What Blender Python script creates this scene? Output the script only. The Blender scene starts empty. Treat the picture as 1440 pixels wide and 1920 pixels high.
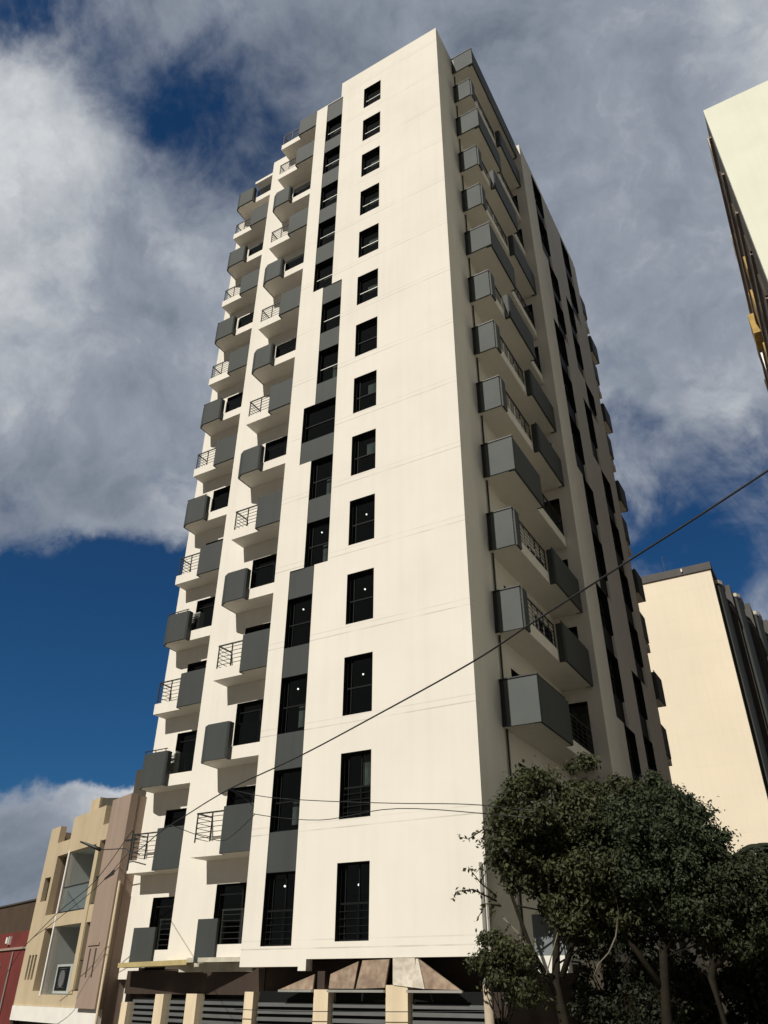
import bpy, math, random
from mathutils import Vector, Matrix
R = math.radians
random.seed(7)
scene = bpy.context.scene
col = scene.collection

# ------------------------------------------------------------------ materials
def new_mat(name):
    m = bpy.data.materials.new(name); m.use_nodes = True
    nt = m.node_tree; b = nt.nodes['Principled BSDF']
    return m, nt, b

def mat(name, c, rough=0.8, var=0.08, scale=0.6, bump=0.15, bscale=40.0, metallic=0.0, streak=0.0, lines=None, tint=None, spec=0.5):
    """paint / plaster with patchy tone, fine bump, optional vertical streaks and real joint lines"""
    m, nt, b = new_mat(name); N = nt.nodes; L = nt.links
    geo = N.new('ShaderNodeNewGeometry')
    n1 = N.new('ShaderNodeTexNoise'); n1.inputs['Scale'].default_value = scale; n1.inputs['Detail'].default_value = 6
    n1.inputs['Roughness'].default_value = 0.6
    L.new(geo.outputs['Position'], n1.inputs['Vector'])
    mr = N.new('ShaderNodeMapRange'); mr.inputs[1].default_value = 0.3; mr.inputs[2].default_value = 0.7
    mr.inputs[3].default_value = 1 - var; mr.inputs[4].default_value = 1 + var * 0.5
    L.new(n1.outputs['Fac'], mr.inputs[0])
    fac = mr.outputs[0]
    if streak > 0:
        mp = N.new('ShaderNodeMapping'); mp.inputs['Scale'].default_value = (3.0, 3.0, 0.10)
        L.new(geo.outputs['Position'], mp.inputs['Vector'])
        n2 = N.new('ShaderNodeTexNoise'); n2.inputs['Scale'].default_value = 1.2; n2.inputs['Detail'].default_value = 5
        L.new(mp.outputs[0], n2.inputs['Vector'])
        m2 = N.new('ShaderNodeMapRange'); m2.inputs[1].default_value = 0.45; m2.inputs[2].default_value = 0.75
        m2.inputs[3].default_value = 1.0; m2.inputs[4].default_value = 1 - streak
        L.new(n2.outputs['Fac'], m2.inputs[0])
        mu = N.new('ShaderNodeMath'); mu.operation = 'MULTIPLY'; L.new(fac, mu.inputs[0]); L.new(m2.outputs[0], mu.inputs[1])
        fac = mu.outputs[0]
    if lines:
        z0, pitch, width, depth = lines
        sx = N.new('ShaderNodeSeparateXYZ'); L.new(geo.outputs['Position'], sx.inputs[0])
        nw = N.new('ShaderNodeTexNoise'); nw.inputs['Scale'].default_value = 0.8; L.new(geo.outputs['Position'], nw.inputs['Vector'])
        prev = None
        for off, dd in ((0.0, 1.0), (0.2, 0.5)):
            a = N.new('ShaderNodeMath'); a.operation = 'SUBTRACT'; L.new(sx.outputs['Z'], a.inputs[0]); a.inputs[1].default_value = z0 + off - pitch * 40
            p = N.new('ShaderNodeMath'); p.operation = 'PINGPONG'; L.new(a.outputs[0], p.inputs[0]); p.inputs[1].default_value = pitch / 2
            q = N.new('ShaderNodeMapRange'); q.inputs[1].default_value = 0; q.inputs[2].default_value = width
            q.inputs[3].default_value = 1 - depth * dd; q.inputs[4].default_value = 1.0
            L.new(p.outputs[0], q.inputs[0])
            # joint fades where the plaster was patched
            k = N.new('ShaderNodeMapRange'); k.inputs[1].default_value = 0.38; k.inputs[2].default_value = 0.55; k.inputs[3].default_value = 0.25; k.inputs[4].default_value = 1
            L.new(nw.outputs['Fac'], k.inputs[0])
            mx = N.new('ShaderNodeMix'); mx.data_type = 'FLOAT'; L.new(k.outputs[0], mx.inputs[0]); mx.inputs[2].default_value = 1.0; L.new(q.outputs[0], mx.inputs[3])
            mu = N.new('ShaderNodeMath'); mu.operation = 'MULTIPLY'; L.new(fac, mu.inputs[0]); L.new(mx.outputs[0], mu.inputs[1]); fac = mu.outputs[0]
    vm = N.new('ShaderNodeVectorMath'); vm.operation = 'SCALE'; vm.inputs[0].default_value = c[:3]
    if tint:
        mc = N.new('ShaderNodeMix'); mc.data_type = 'RGBA'
        n3 = N.new('ShaderNodeTexNoise'); n3.inputs['Scale'].default_value = scale * 2.3; n3.inputs['Detail'].default_value = 4
        L.new(geo.outputs['Position'], n3.inputs['Vector'])
        m3 = N.new('ShaderNodeMapRange'); m3.inputs[1].default_value = 0.35; m3.inputs[2].default_value = 0.65; L.new(n3.outputs['Fac'], m3.inputs[0])
        L.new(m3.outputs[0], mc.inputs[0]); mc.inputs[6].default_value = (*c[:3], 1); mc.inputs[7].default_value = (*tint, 1)
        L.new(mc.outputs[2], vm.inputs[0])
    L.new(fac, vm.inputs['Scale'])
    L.new(vm.outputs[0], b.inputs['Base Color'])
    b.inputs['Roughness'].default_value = rough; b.inputs['Metallic'].default_value = metallic
    b.inputs['Specular IOR Level'].default_value = spec
    if bump > 0:
        nb = N.new('ShaderNodeTexNoise'); nb.inputs['Scale'].default_value = bscale; nb.inputs['Detail'].default_value = 3
        L.new(geo.outputs['Position'], nb.inputs['Vector'])
        bp = N.new('ShaderNodeBump'); bp.inputs['Strength'].default_value = bump; bp.inputs['Distance'].default_value = 0.01
        L.new(nb.outputs['Fac'], bp.inputs['Height']); L.new(bp.outputs[0], b.inputs['Normal'])
    return m

def glass_mat(name, tint=(0.42, 0.46, 0.45), mixf=0.25):
    m, nt, b = new_mat(name); N = nt.nodes; L = nt.links
    nt.nodes.remove(b); out = [n for n in N if n.type == 'OUTPUT_MATERIAL'][0]
    tr = N.new('ShaderNodeBsdfTransparent'); tr.inputs[0].default_value = (*tint, 1)
    gl = N.new('ShaderNodeBsdfGlossy'); gl.inputs['Roughness'].default_value = 0.03; gl.inputs[0].default_value = (0.7, 0.76, 0.74, 1)
    lw = N.new('ShaderNodeLayerWeight'); lw.inputs[0].default_value = .5
    pw = N.new('ShaderNodeMath'); pw.operation = 'POWER'; L.new(lw.outputs['Facing'], pw.inputs[0]); pw.inputs[1].default_value = 3.5
    fr = N.new('ShaderNodeMapRange'); L.new(pw.outputs[0], fr.inputs[0]); fr.inputs[3].default_value = .05; fr.inputs[4].default_value = .75
    geo = N.new('ShaderNodeNewGeometry'); nb = N.new('ShaderNodeTexNoise'); nb.inputs['Scale'].default_value = 1.3
    L.new(geo.outputs['Position'], nb.inputs['Vector'])
    bp = N.new('ShaderNodeBump'); bp.inputs['Strength'].default_value = 0.06; bp.inputs['Distance'].default_value = 0.1
    L.new(nb.outputs['Fac'], bp.inputs['Height']); L.new(bp.outputs[0], gl.inputs['Normal'])
    mx = N.new('ShaderNodeMixShader'); L.new(fr.outputs[0], mx.inputs[0]); L.new(tr.outputs[0], mx.inputs[1]); L.new(gl.outputs[0], mx.inputs[2])
    L.new(mx.outputs[0], out.inputs[0])
    return m

def leaf_mat(name, c1, c2):
    m, nt, b = new_mat(name); N = nt.nodes; L = nt.links
    geo = N.new('ShaderNodeNewGeometry')
    n1 = N.new('ShaderNodeTexNoise'); n1.inputs['Scale'].default_value = 6; n1.inputs['Detail'].default_value = 3
    L.new(geo.outputs['Position'], n1.inputs['Vector'])
    mr = N.new('ShaderNodeMapRange'); mr.inputs[1].default_value = 0.35; mr.inputs[2].default_value = 0.65; L.new(n1.outputs['Fac'], mr.inputs[0])
    mx = N.new('ShaderNodeMix'); mx.data_type = 'RGBA'; L.new(mr.outputs[0], mx.inputs[0]); mx.inputs[6].default_value = (*c1, 1); mx.inputs[7].default_value = (*c2, 1)
    L.new(mx.outputs[2], b.inputs['Base Color']); b.inputs['Roughness'].default_value = 0.6; b.inputs['Specular IOR Level'].default_value = .3
    out = [n for n in N if n.type == 'OUTPUT_MATERIAL'][0]
    tl = N.new('ShaderNodeBsdfTranslucent'); L.new(mx.outputs[2], tl.inputs[0])
    ms = N.new('ShaderNodeMixShader'); ms.inputs[0].default_value = .25
    L.new(b.outputs[0], ms.inputs[1]); L.new(tl.outputs[0], ms.inputs[2]); L.new(ms.outputs[0], out.inputs[0])
    return m

def emit_mat(name, c, s):
    m, nt, b = new_mat(name)
    b.inputs['Base Color'].default_value = (*c, 1); b.inputs['Emission Color'].default_value = (*c, 1); b.inputs['Emission Strength'].default_value = s
    return m

CREAM = (0.77, 0.73, 0.65)
M = {}
M['cream'] = mat('cream_paint', CREAM, 0.85, 0.05, 0.35, 0.25, 60, streak=0.05)
M['creamline'] = mat('cream_paint_jointed', CREAM, 0.85, 0.06, 0.3, 0.25, 60, streak=0.035, lines=(3.70, 2.985, 0.026, 0.36))
M['grey'] = mat('charcoal_panel', (0.050, 0.056, 0.054), 0.65, 0.12, 0.5, 0.1, 30, streak=0.12, spec=.3)
M['lgrey'] = mat('pale_grey_panel', (0.105, 0.115, 0.113), 0.75, 0.12, 0.7, 0.05, 30, spec=.2)
M['frame'] = mat('dark_aluminium', (0.007, 0.008, 0.008), 0.6, 0.05, 2, 0.0, spec=.15)
M['rail'] = mat('black_rail_paint', (0.015, 0.016, 0.016), 0.5, 0.05, 2, 0.0)
M['glass'] = glass_mat('window_glass')
M['clear'] = glass_mat('railing_glass', (0.8, 0.84, 0.83))
M['smoked'] = glass_mat('smoked_guard_glass', (0.22, 0.24, 0.24))
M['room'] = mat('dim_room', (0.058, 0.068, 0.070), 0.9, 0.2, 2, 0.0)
M['curtain'] = mat('grey_curtain', (0.30, 0.32, 0.31), 0.9, 0.3, 5, 0.0)
M['lamp'] = emit_mat('white_lamp', (1, 0.97, 0.9), 3.0)
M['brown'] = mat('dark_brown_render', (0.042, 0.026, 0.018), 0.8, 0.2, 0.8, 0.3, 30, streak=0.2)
M['sunlit_tile'] = mat('sunlit_brown_cladding', (0.23, 0.155, 0.11), 0.75, 0.3, 3.0, 0.6, 12, tint=(0.33, 0.25, 0.175))  # lighter brown puts the wall's sunlit patch into the colour
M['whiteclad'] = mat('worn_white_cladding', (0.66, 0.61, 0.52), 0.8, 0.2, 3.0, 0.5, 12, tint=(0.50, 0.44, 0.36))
M['shutter'] = mat('grey_shutter_steel', (0.16, 0.165, 0.165), 0.45, 0.15, 1.5, 0.1, 30, metallic=0.3)
M['pillar'] = mat('shop_pillar_paint', (0.72, 0.60, 0.42), 0.8, 0.10, 1.0, 0.2, 40, streak=0.15)
M['ledge'] = mat('yellowed_canopy_edge', (0.46, 0.37, 0.17), 0.8, 0.25, 2, 0.3, 20)
M['ledge2'] = mat('weathered_canopy_edge', (0.50, 0.47, 0.38), 0.8, 0.3, 2.5, 0.3, 20)
M['asphalt'] = mat('asphalt', (0.055, 0.055, 0.055), 0.9, 0.2, 0.8, 0.5, 60)
M['ground'] = mat('dusty_ground', (0.062, 0.051, 0.040), 0.95, 0.25, 0.2, 0.5, 20)
M['pave'] = mat('concrete_paving', (0.26, 0.23, 0.18), 0.9, 0.15, 1.0, 0.4, 30)
M['white'] = mat('white_paint', (0.78, 0.76, 0.70), 0.7, 0.08, 1.5, 0.1, 30)
M['beige'] = mat('beige_render', (0.50, 0.405, 0.265), 0.85, 0.10, 0.6, 0.3, 40, streak=0.14)
M['mauve'] = mat('mauve_brown_render', (0.315, 0.235, 0.185), 0.85, 0.08, 0.6, 0.3, 40, streak=0.12)
M['loggia'] = mat('grey_loggia_plaster', (0.38, 0.40, 0.38), 0.85, 0.08, 0.8, 0.2, 40)
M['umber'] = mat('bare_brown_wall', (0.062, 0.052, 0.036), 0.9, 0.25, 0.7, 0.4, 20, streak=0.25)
M['red'] = mat('red_render', (0.155, 0.022, 0.016), 0.85, 0.25, 0.8, 0.3, 30, streak=0.2)
M['brownwall'] = mat('brown_block_wall', (0.065, 0.040, 0.022), 0.9, 0.25, 0.9, 0.4, 20)
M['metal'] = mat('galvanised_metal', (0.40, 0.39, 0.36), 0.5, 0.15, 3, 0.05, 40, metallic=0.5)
M['pole'] = mat('concrete_pole', (0.42, 0.35, 0.26), 0.85, 0.2, 2, 0.3, 30)
M['cable'] = mat('cable_rubber', (0.012, 0.012, 0.013), 0.5, 0.0, 1, 0.0)
M['bark'] = mat('dark_bark', (0.020, 0.017, 0.012), 0.9, 0.3, 6, 0.6, 25, spec=.1)
M['palebark'] = mat('pale_bark', (0.17, 0.15, 0.115), 0.9, 0.3, 6, 0.6, 25)
M['leafA'] = leaf_mat('olive_leaves', (0.026, 0.032, 0.013), (0.082, 0.088, 0.036))
M['leafB'] = leaf_mat('deep_green_leaves', (0.020, 0.030, 0.015), (0.062, 0.078, 0.038))
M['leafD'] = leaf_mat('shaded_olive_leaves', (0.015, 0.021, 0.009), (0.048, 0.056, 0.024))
M['leafC'] = leaf_mat('dark_broad_leaves', (0.012, 0.016, 0.008), (0.030, 0.036, 0.018))
M['twin'] = mat('warm_cream_paint', (0.79, 0.70, 0.55), 0.85, 0.06, 0.15, 0.2, 30, streak=0.04, lines=(3.0, 3.0, 0.05, 0.07))
M['pale'] = mat('pale_lime_cream_paint', (0.77, 0.78, 0.655), 0.85, 0.05, 0.4, 0.2, 30, streak=0.03)
M['cap'] = mat('grey_roof_cap', (0.085, 0.08, 0.075), 0.8, 0.15, 0.8, 0.2, 20)
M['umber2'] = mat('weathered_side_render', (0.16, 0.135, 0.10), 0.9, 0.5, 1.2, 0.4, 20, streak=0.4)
M['junk'] = mat('ochre_sheet', (0.50, 0.33, 0.09), 0.8, 0.3, 2, 0.2, 20)
M['signgrey'] = mat('grey_sign_face', (0.17, 0.19, 0.20), 0.6, 0.05, 1, 0.0)

# ------------------------------------------------------------------ mesh helpers
class MB:
    def __init__(s): s.v = []; s.f = []
    def quad(s, *p):
        n = len(s.v); s.v += [tuple(q) for q in p]; s.f.append(tuple(range(n, n + len(p)))); return s
    def box(s, x0, x1, y0, y1, z0, z1):
        n = len(s.v)
        s.v += [(x0,y0,z0),(x1,y0,z0),(x1,y1,z0),(x0,y1,z0),(x0,y0,z1),(x1,y0,z1),(x1,y1,z1),(x0,y1,z1)]
        s.f += [tuple(n+i for i in f) for f in ((0,3,2,1),(4,5,6,7),(0,1,5,4),(1,2,6,5),(2,3,7,6),(3,0,4,7))]
        return s
    def prism(s, pts, z0, z1):
        n = len(s.v); k = len(pts)
        s.v += [(x,y,z0) for x,y in pts] + [(x,y,z1) for x,y in pts]
        s.f.append(tuple(n+i for i in range(k))[::-1]); s.f.append(tuple(n+k+i for i in range(k)))
        for i in range(k):
            j = (i+1) % k; s.f.append((n+i, n+j, n+k+j, n+k+i))
        return s
    def wallpath(s, pts, t, z0, z1):
        """a thin wall of thickness t following plan points (thickness to the right of travel)"""
        P = [Vector(p) for p in pts]; off = []
        for i, p in enumerate(P):
            ds = []
            if i > 0: ds.append((P[i]-P[i-1]).normalized())
            if i < len(P)-1: ds.append((P[i+1]-P[i]).normalized())
            ns = [Vector((-d.y, d.x)) for d in ds]
            n = sum(ns, Vector((0,0))).normalized(); c = n.dot(ns[0]) if ns else 1
            off.append(p + n * (t / max(c, 0.4)))
        return s.prism([tuple(p) for p in P] + [tuple(p) for p in reversed(off)], z0, z1)
    def tube(s, pts, r, n=6, r1=None, cap=True):
        P = [Vector(p) for p in pts]; rings = []
        for i, p in enumerate(P):
            a = P[max(i-1, 0)]; b = P[min(i+1, len(P)-1)]; d = (b-a).normalized()
            u = d.cross(Vector((0,0,1)));
            if u.length < 1e-3: u = Vector((1,0,0))
            u.normalize(); w = d.cross(u)
            rr = r if r1 is None else r + (r1 - r) * i / (len(P)-1)
            base = len(s.v)
            for k in range(n):
                an = 2*math.pi*k/n; q = p + u*math.cos(an)*rr + w*math.sin(an)*rr; s.v.append(tuple(q))
            rings.append(base)
        for a, b in zip(rings, rings[1:]):
            for k in range(n): s.f.append((a+k, a+(k+1)%n, b+(k+1)%n, b+k))
        if cap: s.f.append(tuple(rings[0]+k for k in range(n))[::-1]); s.f.append(tuple(rings[-1]+k for k in range(n)))
        return s
    def grid(s, us, vs, solid, t):
        """wall lying in local xz plane, front at y=0, back at y=t, built from cells where solid(u,v)"""
        us = sorted(set(round(u,4) for u in us)); vs = sorted(set(round(v,4) for v in vs))
        S = {}
        for i in range(len(us)-1):
            for j in range(len(vs)-1): S[i,j] = solid((us[i]+us[i+1])/2, (vs[j]+vs[j+1])/2)
        g = lambda i,j: S.get((i,j), False)
        for (i,j), ok in S.items():
            if not ok: continue
            a,b,c,d = us[i],us[i+1],vs[j],vs[j+1]
            s.quad((a,0,c),(b,0,c),(b,0,d),(a,0,d)); s.quad((b,t,c),(a,t,c),(a,t,d),(b,t,d))
            if not g(i-1,j): s.quad((a,t,c),(a,0,c),(a,0,d),(a,t,d))
            if not g(i+1,j): s.quad((b,0,c),(b,t,c),(b,t,d),(b,0,d))
            if not g(i,j-1): s.quad((a,t,c),(b,t,c),(b,0,c),(a,0,c))
            if not g(i,j+1): s.quad((a,0,d),(b,0,d),(b,t,d),(a,t,d))
        return s
    def sphere(s, c, r, n=8):
        b = len(s.v); rows = n//2
        for i in range(rows+1):
            th = math.pi*i/rows
            for k in range(n):
                ph = 2*math.pi*k/n; s.v.append((c[0]+r*math.sin(th)*math.cos(ph), c[1]+r*math.sin(th)*math.sin(ph), c[2]+r*math.cos(th)))
        for i in range(rows):
            for k in range(n): s.f.append((b+i*n+k, b+(i+1)*n+k, b+(i+1)*n+(k+1)%n, b+i*n+(k+1)%n))
        return s
    def mesh(s, name, m, bevel=0):
        me = bpy.data.meshes.new(name); me.from_pydata(s.v, [], s.f); me.materials.append(M[m] if isinstance(m, str) else m); me.update()
        return me

def place(name, me, parent=None, loc=(0,0,0), rz=0.0):
    o = bpy.data.objects.new(name, me); col.objects.link(o); o.location = loc; o.rotation_euler = (0,0,rz)
    if parent is not None: o.parent = parent
    return o
def tag(o, label=None, cat=None, group=None, kind=None):
    if label: o['label'] = label
    if cat: o['category'] = cat
    if group: o['group'] = group
    if kind: o['kind'] = kind
    return o
def empty(name, loc=(0,0,0), rz=0.0):
    o = bpy.data.objects.new(name, None); col.objects.link(o); o.location = loc; o.rotation_euler = (0,0,rz); return o
def fix(me, smooth=False):
    import bmesh
    bm = bmesh.new(); bm.from_mesh(me); bmesh.ops.recalc_face_normals(bm, faces=bm.faces)
    bm.to_mesh(me); bm.free()
    if smooth:
        for p in me.polygons: p.use_smooth = True
    return me

# ------------------------------------------------------------------ ground
def sheet(name, x0, x1, y0, y1, z, m):
    o = place(name, MB().quad((x0,y0,z),(x1,y0,z),(x1,y1,z),(x0,y1,z)).mesh(name, m)); tag(o, kind='structure'); return o
sheet('ground', -700, 700, -700, 700, 0.0, 'ground')
sheet('road', -700, 700, -17.0, -4.2, 0.004, 'asphalt')
k = MB(); k.box(-60, 60, -4.2, -0.4, 0.0, 0.13); o = place('pavement', k.mesh('pavement', 'pave')); tag(o, kind='structure')
k = MB(); k.box(-60, 60, -24, -17.0, 0.0, 0.13); o = place('pavement', k.mesh('pavement', 'pave')); tag(o, kind='structure')
k = MB()
for x in range(-60, 60, 6): k.quad((x,-10.68,0.008),(x+3,-10.68,0.008),(x+3,-10.55,0.008),(x,-10.55,0.008))
o = place('road_marking', k.mesh('road_marking', 'white')); tag(o, kind='structure')

# ------------------------------------------------------------------ windows
_cache = {}
def window_meshes(w, h, kind):
    key = (round(w,2), round(h,2), kind)
    if key in _cache: return _cache[key]
    y = 0.17; f = MB(); fw = 0.045; e_ = .012
    f.box(.001, e_, .006, y, .001, h-.001); f.box(w-e_, w-.001, .006, y, .001, h-.001); f.box(e_, w-e_, .006, y, h-e_, h-.001)
    f.box(.001, fw, y, y+.07, 0.001, h-.001); f.box(w-fw, w-.001, y, y+.07, 0.001, h-.001); f.box(fw, w-fw, y, y+.07, h-fw, h-.001); f.box(fw, w-fw, y, y+.07, 0.001, fw)
    sash = MB()
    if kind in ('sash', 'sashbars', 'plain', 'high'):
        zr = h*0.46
        (sash if kind == 'high' else f).box(fw, w-fw, y+.005, y+.06, zr, zr+(.035 if kind == 'high' else .05))  # upper windows get a paler rail, its highlight put into the colour
        if kind in ('sash', 'sashbars'): f.box(w*.16, w*.16+.03, y+.01, y+.05, fw, h-fw)
        if kind == 'sashbars':
            f.box(w*.58, w*.58+.03, y+.01, y+.05, zr+.05, h-fw)
            for i in range(1, 5): f.box(fw, w-fw, y-.05, y-.03, zr*i/5, zr*i/5+.018)
            f.box(w*.6, w*.6+.02, y-.05, y-.03, .02, zr)
    elif kind == 'door':
        f.box(w/2-.03, w/2+.03, y, y+.06, fw, h-fw)
        f.box(fw, w-fw, y+.005, y+.06, h*.82, h*.82+.04)
    pane = MB().quad((fw,y+.035,fw),(w-fw,y+.035,fw),(w-fw,y+.035,h-fw),(fw,y+.035,h-fw))
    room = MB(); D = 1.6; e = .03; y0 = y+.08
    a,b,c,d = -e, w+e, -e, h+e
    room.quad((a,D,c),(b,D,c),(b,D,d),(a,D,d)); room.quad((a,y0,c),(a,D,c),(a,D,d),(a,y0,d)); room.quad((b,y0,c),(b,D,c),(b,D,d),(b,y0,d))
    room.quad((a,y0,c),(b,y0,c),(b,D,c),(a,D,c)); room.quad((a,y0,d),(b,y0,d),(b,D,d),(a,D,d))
    r = (f.mesh('window_frame','frame'), pane.mesh('window_pane','glass'), room.mesh('room_lining','room'), sash.mesh('sash_rail_highlight','metal') if sash.v else None)
    _cache[key] = r; return r

_cc = {}
def curtain_mesh(w, x0, x1, z0, z1):
    key = tuple(round(q,2) for q in (x0,x1,z0,z1))
    if key in _cc: return _cc[key]
    m = MB(); n = 24; px = None  # gathered cloth right behind the pane
    for i in range(n+1):
        x = x0 + (x1-x0)*i/n; y = .30 + .02*math.sin(i*1.9) + .015*math.sin(i*4.3)
        if px: m.quad((px[0],px[1],z0),(x,y,z0),(x,y,z1),(px[0],px[1],z1))
        px = (x,y)
    _cc[key] = m.mesh('curtain','curtain'); return _cc[key]

def window(parent, loc, w, h, kind='sash', rz=0.0, name='window', curtains=(), lamps=()):
    fm, pm, rm, sm = window_meshes(w, h, kind)
    o = place(name, fm, parent, loc, rz); place('pane', pm, o); place('room_lining', rm, o)
    if sm: place('sash_rail_highlight', sm, o)
    for c in curtains: place('curtain', curtain_mesh(w, *c), o)
    for (lx, lz) in lamps: place('ceiling_lamp', lamp_mesh, o, (lx, .36, lz))
    return o
lamp_mesh = MB().sphere((0,0,0), 0.032).mesh('ceiling_lamp','lamp')

# ------------------------------------------------------------------ main tower
T = empty('apartment_tower', (0,0,0))
tag(T, 'tall cream apartment tower with charcoal balconies and dark window strips in the centre', 'apartment tower')
WX0, WX1 = -4.47, -3.41
wb = [3.84, 6.90, 9.90, 12.94, 15.93, 18.89, 21.86, 24.86, 27.88, 30.94, 33.94, 36.93, 39.94, 42.95]
wt = [5.75, 8.76, 11.80, 14.79, 17.78, 20.72, 23.68, 26.68, 29.66, 32.74, 35.76, 38.76, 41.80, 44.80]
# window strip: (x0, x1, [(spandrel z0,z1)...], [(window z0,z1)...])
strips = [
 (-6.95, -5.88, [(5.64,6.75),(8.55,9.69),(11.55,12.61),(14.43,15.55)], [(3.77,5.64),(6.75,8.55),(9.69,11.55),(12.61,14.43)]),
 (-6.34, -5.31, [(17.40,18.45)], [(15.55,17.40),(18.45,20.25)]),
 (-6.90, -5.31, [(20.25,21.33)], [(21.33,23.12)]),
 (-6.34, -5.31, [(23.12,24.23),(26.07,27.15),(28.94,30.05)], [(24.23,26.07),(27.15,28.94)]),
 (-6.90, -5.86, [(31.94,33.14),(34.95,36.04),(37.80,39.0),(40.80,41.87),(43.70,45.35)], [(30.05,31.94),(33.14,34.95),(36.04,37.80),(39.0,40.80),(41.87,43.70)]),
]
def in_strip(x, z):
    for x0, x1, sp, wn in strips:
        if x0 < x < x1:
            for a, b in sp + wn:
                if a < z < b: return True
    return False
def front_solid(x, z):
    if z > 45.4 and x < -5.98: return False
    if z < 3.28 and not (-5.62 < x < -5.36): return False
    if z < 3.45 and x > -5.36: return False
    if WX0 < x < WX1:
        for a, b in zip(wb, wt):
            if a < z < b: return False
    return not in_strip(x, z)
us = [-7.62, 0, -5.98, -5.62, -5.36, WX0, WX1] + [v for s in strips for v in s[:2]]
vs = [3.18, 3.28, 3.45, 45.4, 46.78] + wb + wt + [q for s in strips for p in s[2]+s[3] for q in p]
o = place('front_wall', MB().grid(us, vs, front_solid, 0.30).mesh('front_wall', 'creamline'), T)
random.seed(3)
for i, (a, b) in enumerate(zip(wb, wt)):
    w, h = WX1-WX0, b-a
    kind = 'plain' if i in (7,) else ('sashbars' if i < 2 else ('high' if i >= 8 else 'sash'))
    cur = []; lam = []
    if i in (8, 9, 10, 11): cur = [(.38, w-.05, h*.50, h*(.66+.06*random.random()))]
    elif i in (5, 6): cur = [(.50, w-.05, h*.5, h*.80)]
    elif i == 1: cur = [(.62, w-.05, h*.5, h*.95)]
    if i in (0,2,3,4,5): lam = [(.50, h*.72), (.90, h*.74)]
    window(T, (WX0, 0, a), w, h, kind, curtains=cur, lamps=lam if i != 6 else [(.5,h*.78)])
for x0, x1, sp, wn in strips:
    for a, b in sp:
        place('spandrel', MB().box(x0+.003, x1-.003, .035, .29, a+.003, b-.003).mesh('spandrel', 'grey'), T)
    for a, b in wn:
        w, h = x1-x0, b-a
        cur = [(.35, w-.06, h*.48, h*.48+.18)] if a > 29 else ([(.6, w-.1, .2, h*.5)] if random.random() < .5 else [])
        lam = [(.45, h*.82)] if a < 16 and a > 9 or a < 5 else []
        if 6.9 < a < 14: lam.append((.85, h*.86))
        window(T, (x0, 0, a), w, h, 'plain' if w > 1.3 else ('sashbars' if a < 5 else ('high' if a > 24 else 'sash')), curtains=cur, lamps=lam)

# stepped back walls of the two balcony bays
FL = [6.4 + 3*k for k in range(13)]           # underside of each balcony slab
def back_wall(x0, x1, y, z0, z1, doors, name='bay_wall', extra=None):
    d = doors
    g = MB(); uu = [0, x1-x0]; vv = [z0, z1]
    for (a,b,c,e) in d: uu += [a-x0, b-x0]; vv += [c, e]
    if extra: uu += extra[0]; vv += extra[1]
    def solid(u, v):
        if extra and extra[2](u, v): return False
        return not any(a-x0 < u < b-x0 and c < v < e for a,b,c,e in d)
    return place(name, g.grid(uu, vv, solid, .3).mesh(name, 'cream'), T, (x0, y, 0))
d1 = [(-10.22, -8.25, 3.90, 5.66)] + [(-10.2, -8.2, f+.42, f+2.26) for f in FL]
d2 = [(-14.85, -12.75, 3.88, 5.62)] + [(-14.85, -12.7, f+.42, f+2.28) for f in FL[:-1]]
back_wall(-12.0, -7.32, 1.65, 3.30, 46.0, d1)
back_wall(-16.1, -11.7, 3.50, 3.05, 45.0, d2, extra=([1.05],[3.40], lambda u,v: u > 1.05 and v < 3.40))
for dd, y in ((d1, 1.65), (d2, 3.5)):
    for (a,b,c,e) in dd:
        window(T, (a, y, c), b-a, e-c, 'door', name='balcony_door', lamps=[(.9, (e-c)*.8)] if random.random() < .12 else [], curtains=[(.1, .7, .05, (e-c)*.9)] if random.random() < .3 else [])
# returns of the steps (side faces), right wall, roof
g = MB(); g.box(-7.62, -7.32, .30, 1.65, 3.28, 45.4); place('pier_return', g.mesh('pier_return','cream'), T)
g = MB(); g.box(-12.0, -11.7, 1.95, 3.5, 3.3, 46.0); place('pier_return', g.mesh('pier_return','cream'), T)
g = MB(); g.box(-16.1, -15.8, 3.8, 22, 0, 45.0); g.box(-15.8, .8, 21.7, 22, 0, 46.0); place('rear_wall', g.mesh('rear_wall','cream'), T)
g = MB(); g.prism([(-15.8,3.8),(-12.0,3.8),(-11.7,1.95),(-7.32,1.95),(-7.32,.3),(-.3,.3),(-.3,21.7),(-15.8,21.7)], 44.8, 45.0); place('roof', g.mesh('roof','cap'), T)

# ---- right (shaded) face
P2X = 1.44
Y = lambda loc, rz=R(90): (loc, rz)
# near wall strip + bay back wall, x = 0, y 0..8.3
doorsR = [(3.0, 4.9, f+.42, f+2.22) for f in FL] + [(6.0, 7.9, f+.42, f+2.3) for f in FL]
def wallR(x, y0, y1, z0, z1, holes, name, mt='cream', t=.3):
    uu = [0, y1-y0]; vv = [z0, z1]
    for (a,b,c,e) in holes: uu += [a-y0, b-y0]; vv += [c, e]
    g = MB().grid(uu, vv, lambda u,v: not any(a-y0 < u < b-y0 and c < v < e for a,b,c,e in holes), t)
    return place(name, g.mesh(name, mt), T, (x, y0, 0), R(90))
wallR(0.0, 0.30, 8.3, 3.45, 46.78, doorsR, 'side_wall')
for (a,b,c,e) in doorsR: window(T, (0, a, c), b-a, e-c, 'door', R(90), 'balcony_door')
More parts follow.
